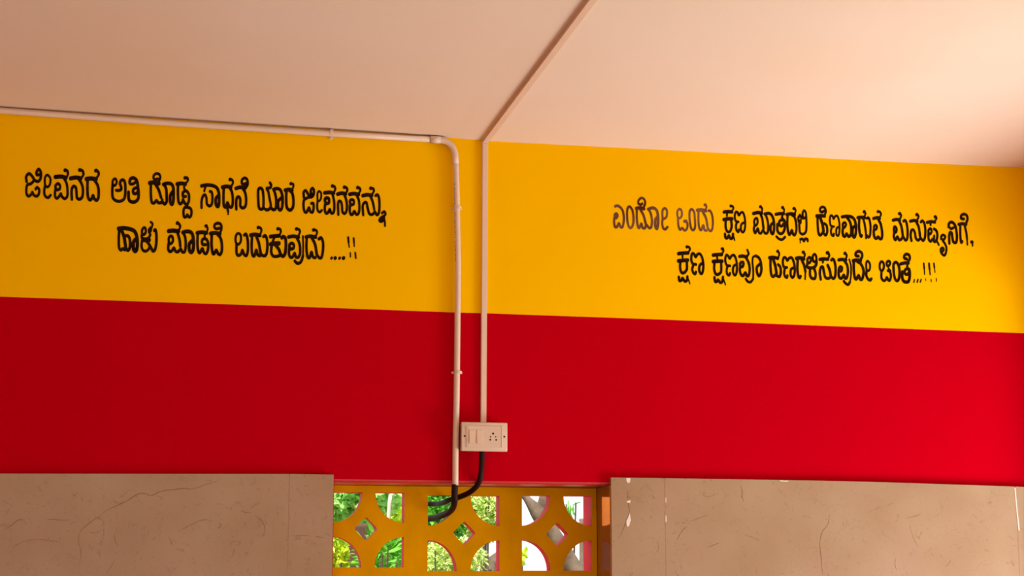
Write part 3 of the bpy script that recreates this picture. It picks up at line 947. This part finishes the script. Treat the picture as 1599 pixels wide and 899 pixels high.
# natural veins of the stone slabs, level with their faces
tiles = [o for o in COL.objects if o.parent == wall_back and o.name.startswith('tile')]
VEINS = [
    (0, 720, 2.961, M_VEIN, ["3.2 470,245 500,222 540,205 590,180 630,155 665,147 700,158 740,140 800,130 860,125 885,128 930,118",
                             "3.0 20,312 50,298 62,288 85,272 115,270", "2.2 210,270 240,268 285,272 325,271", "2.4 820,325 870,300 910,280 950,270 990,278",
                             "2.6 1010,285 1022,295 1008,312", "2.2 1110,228 1135,236 1165,234", "2.6 1180,250 1210,275 1225,310 1215,350",
                             "2.2 1060,395 1075,370 1110,375 1100,395", "2.0 528,330 533,368 548,392", "2.4 1345,340 1370,346 1400,342 1432,343",
                             "2.4 1458,348 1480,350 1500,356", "3.4 334,322 338,326", "3.0 615,90 622,94", "3.2 1350,352 1362,356", "2.6 1070,102 1080,98",
                             "2.6 105,440 122,434", "2.0 720,158 750,170 745,180", "2.4 1455,498 1470,502", "3 112,230 120,234", "2.0 1005,88 960,110"]),
    (0, 720, 2.961, M_VEINPALE, ["5 365,480 376,420 362,370 375,320 420,280 470,245", "4 40,430 80,385 150,362 240,368 290,380", "3 885,128 950,108 1010,90",
                                 "3.4 490,520 515,485 530,450", "4 410,325 440,332 470,318", "3 780,470 830,465", "3 730,290 742,330 730,370", "3.4 10,180 40,195 60,210"]),
    (940, 720, 2.426, M_VEIN, ["3.0 525,88 531,115 530,135 537,152", "3.0 862,200 855,240 832,272 825,320 830,350 832,395 838,430", "2.6 100,110 98,150 105,190 92,225 78,262 62,292",
                               "2.2 338,226 370,214 402,203", "2.2 282,300 305,262 322,248", "2.4 398,325 415,320 445,308", "2.0 1150,215 1185,208 1210,198", "2.4 1112,368 1110,390 1116,412",
                               "2.4 1228,350 1246,345", "2.4 1440,150 1446,172", "2.0 1300,402 1318,382 1322,376", "2.6 868,384 876,386", "2.6 948,292 956,296", "2.6 52,122 62,122",
                               "2.2 720,420 716,380", "2.0 905,380 925,428", "2.0 1395,212 1402,222", "2.0 1020,235 1030,242", "2.2 700,155 712,185"]),
    (940, 720, 2.426, M_VEINPALE, ["4 540,278 570,288 602,302", "3.4 1165,240 1180,290 1200,330", "3.4 200,350 215,330 208,300", "3 140,110 165,95 200,120", "3 370,115 400,135 440,120"]),
]
for ox, oy, zf_, m_, ss in VEINS:
    for s_ in ss:
        V, Fc = contour_mesh(strokes_caps([s_], ox, oy, zf_))
        if not Fc:
            continue
        pts = [P(a, b, TY - .00015) for a, b in V]
        cx = np.mean([p[0] for p in pts])
        host = min((t for t in tiles if max(v.co.z for v in t.data.vertices) > 1.7),
                   key=lambda t: abs(cx - np.clip(cx, min(v.co.x for v in t.data.vertices), max(v.co.x for v in t.data.vertices))))
        mesh_obj('vein', pts, Fc, m_, host)
roots = {
    'left': empty('painted_writing', P(320, 420, 0), 'black two-line Kannada sentence painted on the left side of the yellow band', 'writing'),
    'right': empty('painted_writing', P(1240, 450, 0), 'black two-line Kannada sentence painted on the right side of the yellow band', 'writing'),
}
for key, crops in GLYPHS.items():
    root = roots[key.split('_')[0]]
    for ci, (ox, oy, zf_, letters) in enumerate(crops):
        for li, strokes in enumerate(letters):
            caps = []
            for s in strokes:
                w, *pp = s.split()
                raw = np.array([tuple(map(float, p.split(','))) for p in pp])
                hgt = np.ptp(raw[:, 1]) * 8 / zf_
                hook = len(raw) in (4, 5) and 45 < hgt < 110 and raw[-1, 1] < raw[0, 1] - 20
                if hook:
                    raw[-1] = raw[-2] + (raw[-1] - raw[-2]) * [.45, .1]
                L = smooth_line(raw, 5) / zf_ + [ox, oy]
                r = float(w) / zf_ / 2 * 1.07
                R = np.full(len(L), r)
                if hook:
                    R[-6:] *= 1.22                       # the brush presses at the end of a head-stroke hook
                    R[:6] *= .84
                for a, b, ra, rb in zip(L[:-1], L[1:], R[:-1], R[1:]):
                    caps.append((a, b, ra, rb))
            V, Fc = contour_mesh(caps)
            pts = [P(a, b, INK_Y) for a, b in V]
            faded = key == 'right_upper' and ci == 0  # first words: fading plus gloss reflection painted in as grey
            o = mesh_obj('letter', pts, Fc, M_FADED_SHEEN if faded else M_INK)
            if faded:
                tag(o, label='faded greyish word with a pale gloss reflection put into its colour')
            under(o, root)

# ------------------------------------------------------------------ what shows through the screen
bm = bmesh.new()
box(bm, -30, 30, -30, 45, -.3, -.13)
tag(bm_obj('ground', bm, M_GROUND), kind='structure')
bm = bmesh.new()
a, b = P(290, 822, 4.2), P(640, 818, 4.2)
box(bm, a[0], b[0], 4.2, 4.42, -.14, b[2], .02)
tag(bm_obj('garden_wall', bm, M_MUD), 'brown mud garden wall behind the leaves, seen through the left block', 'wall')


def leaves(n, cx, cy, cz, rx, ry, rz, ll, lw, droop=.3, rng=None):
    V, Fc = [], []
    for _ in range(n):
        while True:
            p = np.array([rng.uniform(-1, 1) for _ in range(3)])
            if p @ p < 1:
                break
        c = np.array([cx + p[0] * rx, cy + p[1] * ry, cz + p[2] * rz])
        d = np.array([rng.gauss(0, 1), rng.gauss(0, 1), rng.gauss(0, .7) - droop])
        d /= np.linalg.norm(d)
        s = np.cross(d, [rng.gauss(0, 1), rng.gauss(0, 1), rng.gauss(0, 1)])
        s /= np.linalg.norm(s)
        nrm = np.cross(d, s)
        L, W = ll * rng.uniform(.7, 1.3), lw * rng.uniform(.7, 1.3)
        i = len(V)
        V += [c, c + d * L * .35 + s * W + nrm * W * .3, c + d * L * .75 + s * W * .7 + nrm * W * .2, c + d * L - nrm * L * .12,
              c + d * L * .75 - s * W * .7 + nrm * W * .2, c + d * L * .35 - s * W + nrm * W * .3, c + d * L * .5]
        Fc += [(i, i + 1, i + 2, i + 6), (i + 6, i + 2, i + 3), (i + 6, i + 3, i + 4), (i, i + 6, i + 4, i + 5)]
    return V, Fc


def plant(name, label, cat, px, py, Y, wpx, hpx, n, leafkey, ll, lw, stems, dy=.35, base=-.13, group=None, droop=.3, seed=1):
    rng = random.Random(seed)
    c = P(px, py, Y)
    s = (Y - CAM[1]) / F_PX
    root = empty(name, (c[0], Y, base), label, cat, group)
    V, Fc = leaves(n, c[0], Y, c[2], wpx * s / 2, dy, hpx * s / 2, ll, lw, droop, rng)
    tag(under(mesh_obj('foliage', V, Fc, M_LEAF[leafkey]), root), kind='stuff')
    bm = bmesh.new()
    for _ in range(stems):
        a = rng.uniform(-1, 1) * wpx * s * .15
        b = rng.uniform(-1, 1) * wpx * s * .4
        t = rng.uniform(-.1, .35) * hpx * s
        tube(bm, [(c[0] + a, Y + rng.uniform(-.1, .1), base), (c[0] + (a + b) / 2, Y, (base + c[2]) / 2), (c[0] + b, Y + rng.uniform(-.2, .2), c[2] + t)], [.014, .010, .004], 6)
    under(bm_obj('stem', bm, M_BARK), root)
    return root


plant('shrub', 'lime green shrub at the lower left corner of the screen', 'shrub', 520, 872, 2.0, 44, 88, 520, 'lime', .035, .013, 5, .12, seed=3)
plant('shrub', 'deep green long-leaved shrub before the brown wall', 'shrub', 596, 880, 2.4, 50, 80, 120, 'green', .12, .011, 6, .10, droop=-.9, seed=4)
plant('shrub', 'pale green shrub above the brown wall', 'shrub', 545, 775, 6.0, 150, 74, 3800, 'teal', .07, .022, 10, .5, seed=5)
plant('shrub', 'yellow green bush behind the thin pale pole', 'shrub', 632, 778, 7.6, 90, 82, 2200, 'lime', .06, .016, 8, .5, seed=6)
plant('shrub', 'green bush behind the two black hoses', 'shrub', 690, 800, 3.4, 76, 100, 1500, 'green', .05, .014, 6, .2, seed=7)
plant('shrub', 'yellow green bush with fine leaves in the middle block', 'shrub', 752, 800, 3.8, 72, 90, 2600, 'gold', .036, .006, 8, .2, droop=1.0, seed=8)
plant('shrub', 'low yellow green bush at the bottom of the middle block', 'shrub', 706, 872, 3.0, 100, 70, 2400, 'gold', .036, .006, 8, .2, droop=.6, seed=9)
plant('shrub', 'small yellow tipped bush at the lower left of the right block', 'shrub', 812, 868, 4.0, 22, 22, 60, 'lime', .04, .012, 3, .08, seed=10)
plant('hanging_twig', 'green hanging twig against the white sky in the right block', 'twig', 889, 788, 3.6, 18, 20, 14, 'green', .075, .006, 2, .06, droop=1.2, seed=12)

# leaning forked tree
def px_tube(bm, pts, n=12):
    V = [P(a, b, y) for a, b, y, r in pts]
    R = [r * (y - CAM[1]) / F_PX for a, b, y, r in pts]
    L = smooth_line([tuple(v) + (r,) for v, r in zip(V, R)], 5)
    tube(bm, [tuple(p[:3]) for p in L], [float(p[3]) for p in L], n)


tb = P(930, 960, 3.2)
tree = empty('leaning_tree', (tb[0], 3.2, -.13), 'brown leaning tree with a forked trunk behind the right block', 'tree')
bm = bmesh.new()
px_tube(bm, [(975, 1420, 3.2, 26), (950, 1100, 3.2, 23), (912, 925, 3.2, 19), (893, 884, 3.2, 15), (865, 836, 3.2, 13), (843, 803, 3.2, 14), (824, 780, 3.2, 6.5), (806, 750, 3.2, 6), (770, 640, 3.2, 4)])
under(bm_obj('trunk', bm, M_BARK, None, True), tree)
bm = bmesh.new()
px_tube(bm, [(850, 812, 3.2, 10), (847, 795, 3.2, 9), (852, 772, 3.2, 9), (868, 735, 3.25, 8), (900, 650, 3.3, 5)])
under(bm_obj('branch', bm, M_BARK, None, True), tree)
bm = bmesh.new()
px_tube(bm, [(800, 1300, 4.2, 20), (772, 905, 4.2, 16), (768, 884, 4.2, 8), (790, 862, 4.2, 5), (800, 830, 4.2, 4)])
tag(bm_obj('cut_trunk', bm, M_BARK, None, True), 'brown stump with one shoot at the lower right of the middle block', 'stump')
bm = bmesh.new()
px_tube(bm, [(910, 1200, 5.0, 4), (908, 845, 5.0, 3.6), (907, 812, 5.0, 3.0)])
tag(bm_obj('grey_post', bm, M_BARK, None, True), 'thin grey post behind the lower right hole of the right block', 'post')
bm = bmesh.new()
px_tube(bm, [(590, 1200, 4.6, 3.2), (606, 815, 4.6, 2.8), (614, 770, 4.6, 2.8), (622, 730, 4.6, 2.6)])
tag(bm_obj('garden_pole', bm, M_PIPE, None, True), 'thin pale pole slanting up in front of the yellow green bush', 'pole')

# orange painted post off to the left, whose mirror image shows in the glossy right jamb
bm = bmesh.new()
tube(bm, [(-.835, 4.7, -.14), (-.835, 4.7, 2.6)], .055, 16)
tag(bm_obj('orange_post', bm, M_ORANGE, None, True), 'bright orange post mirrored in the glossy jamb beside the right block', 'post')
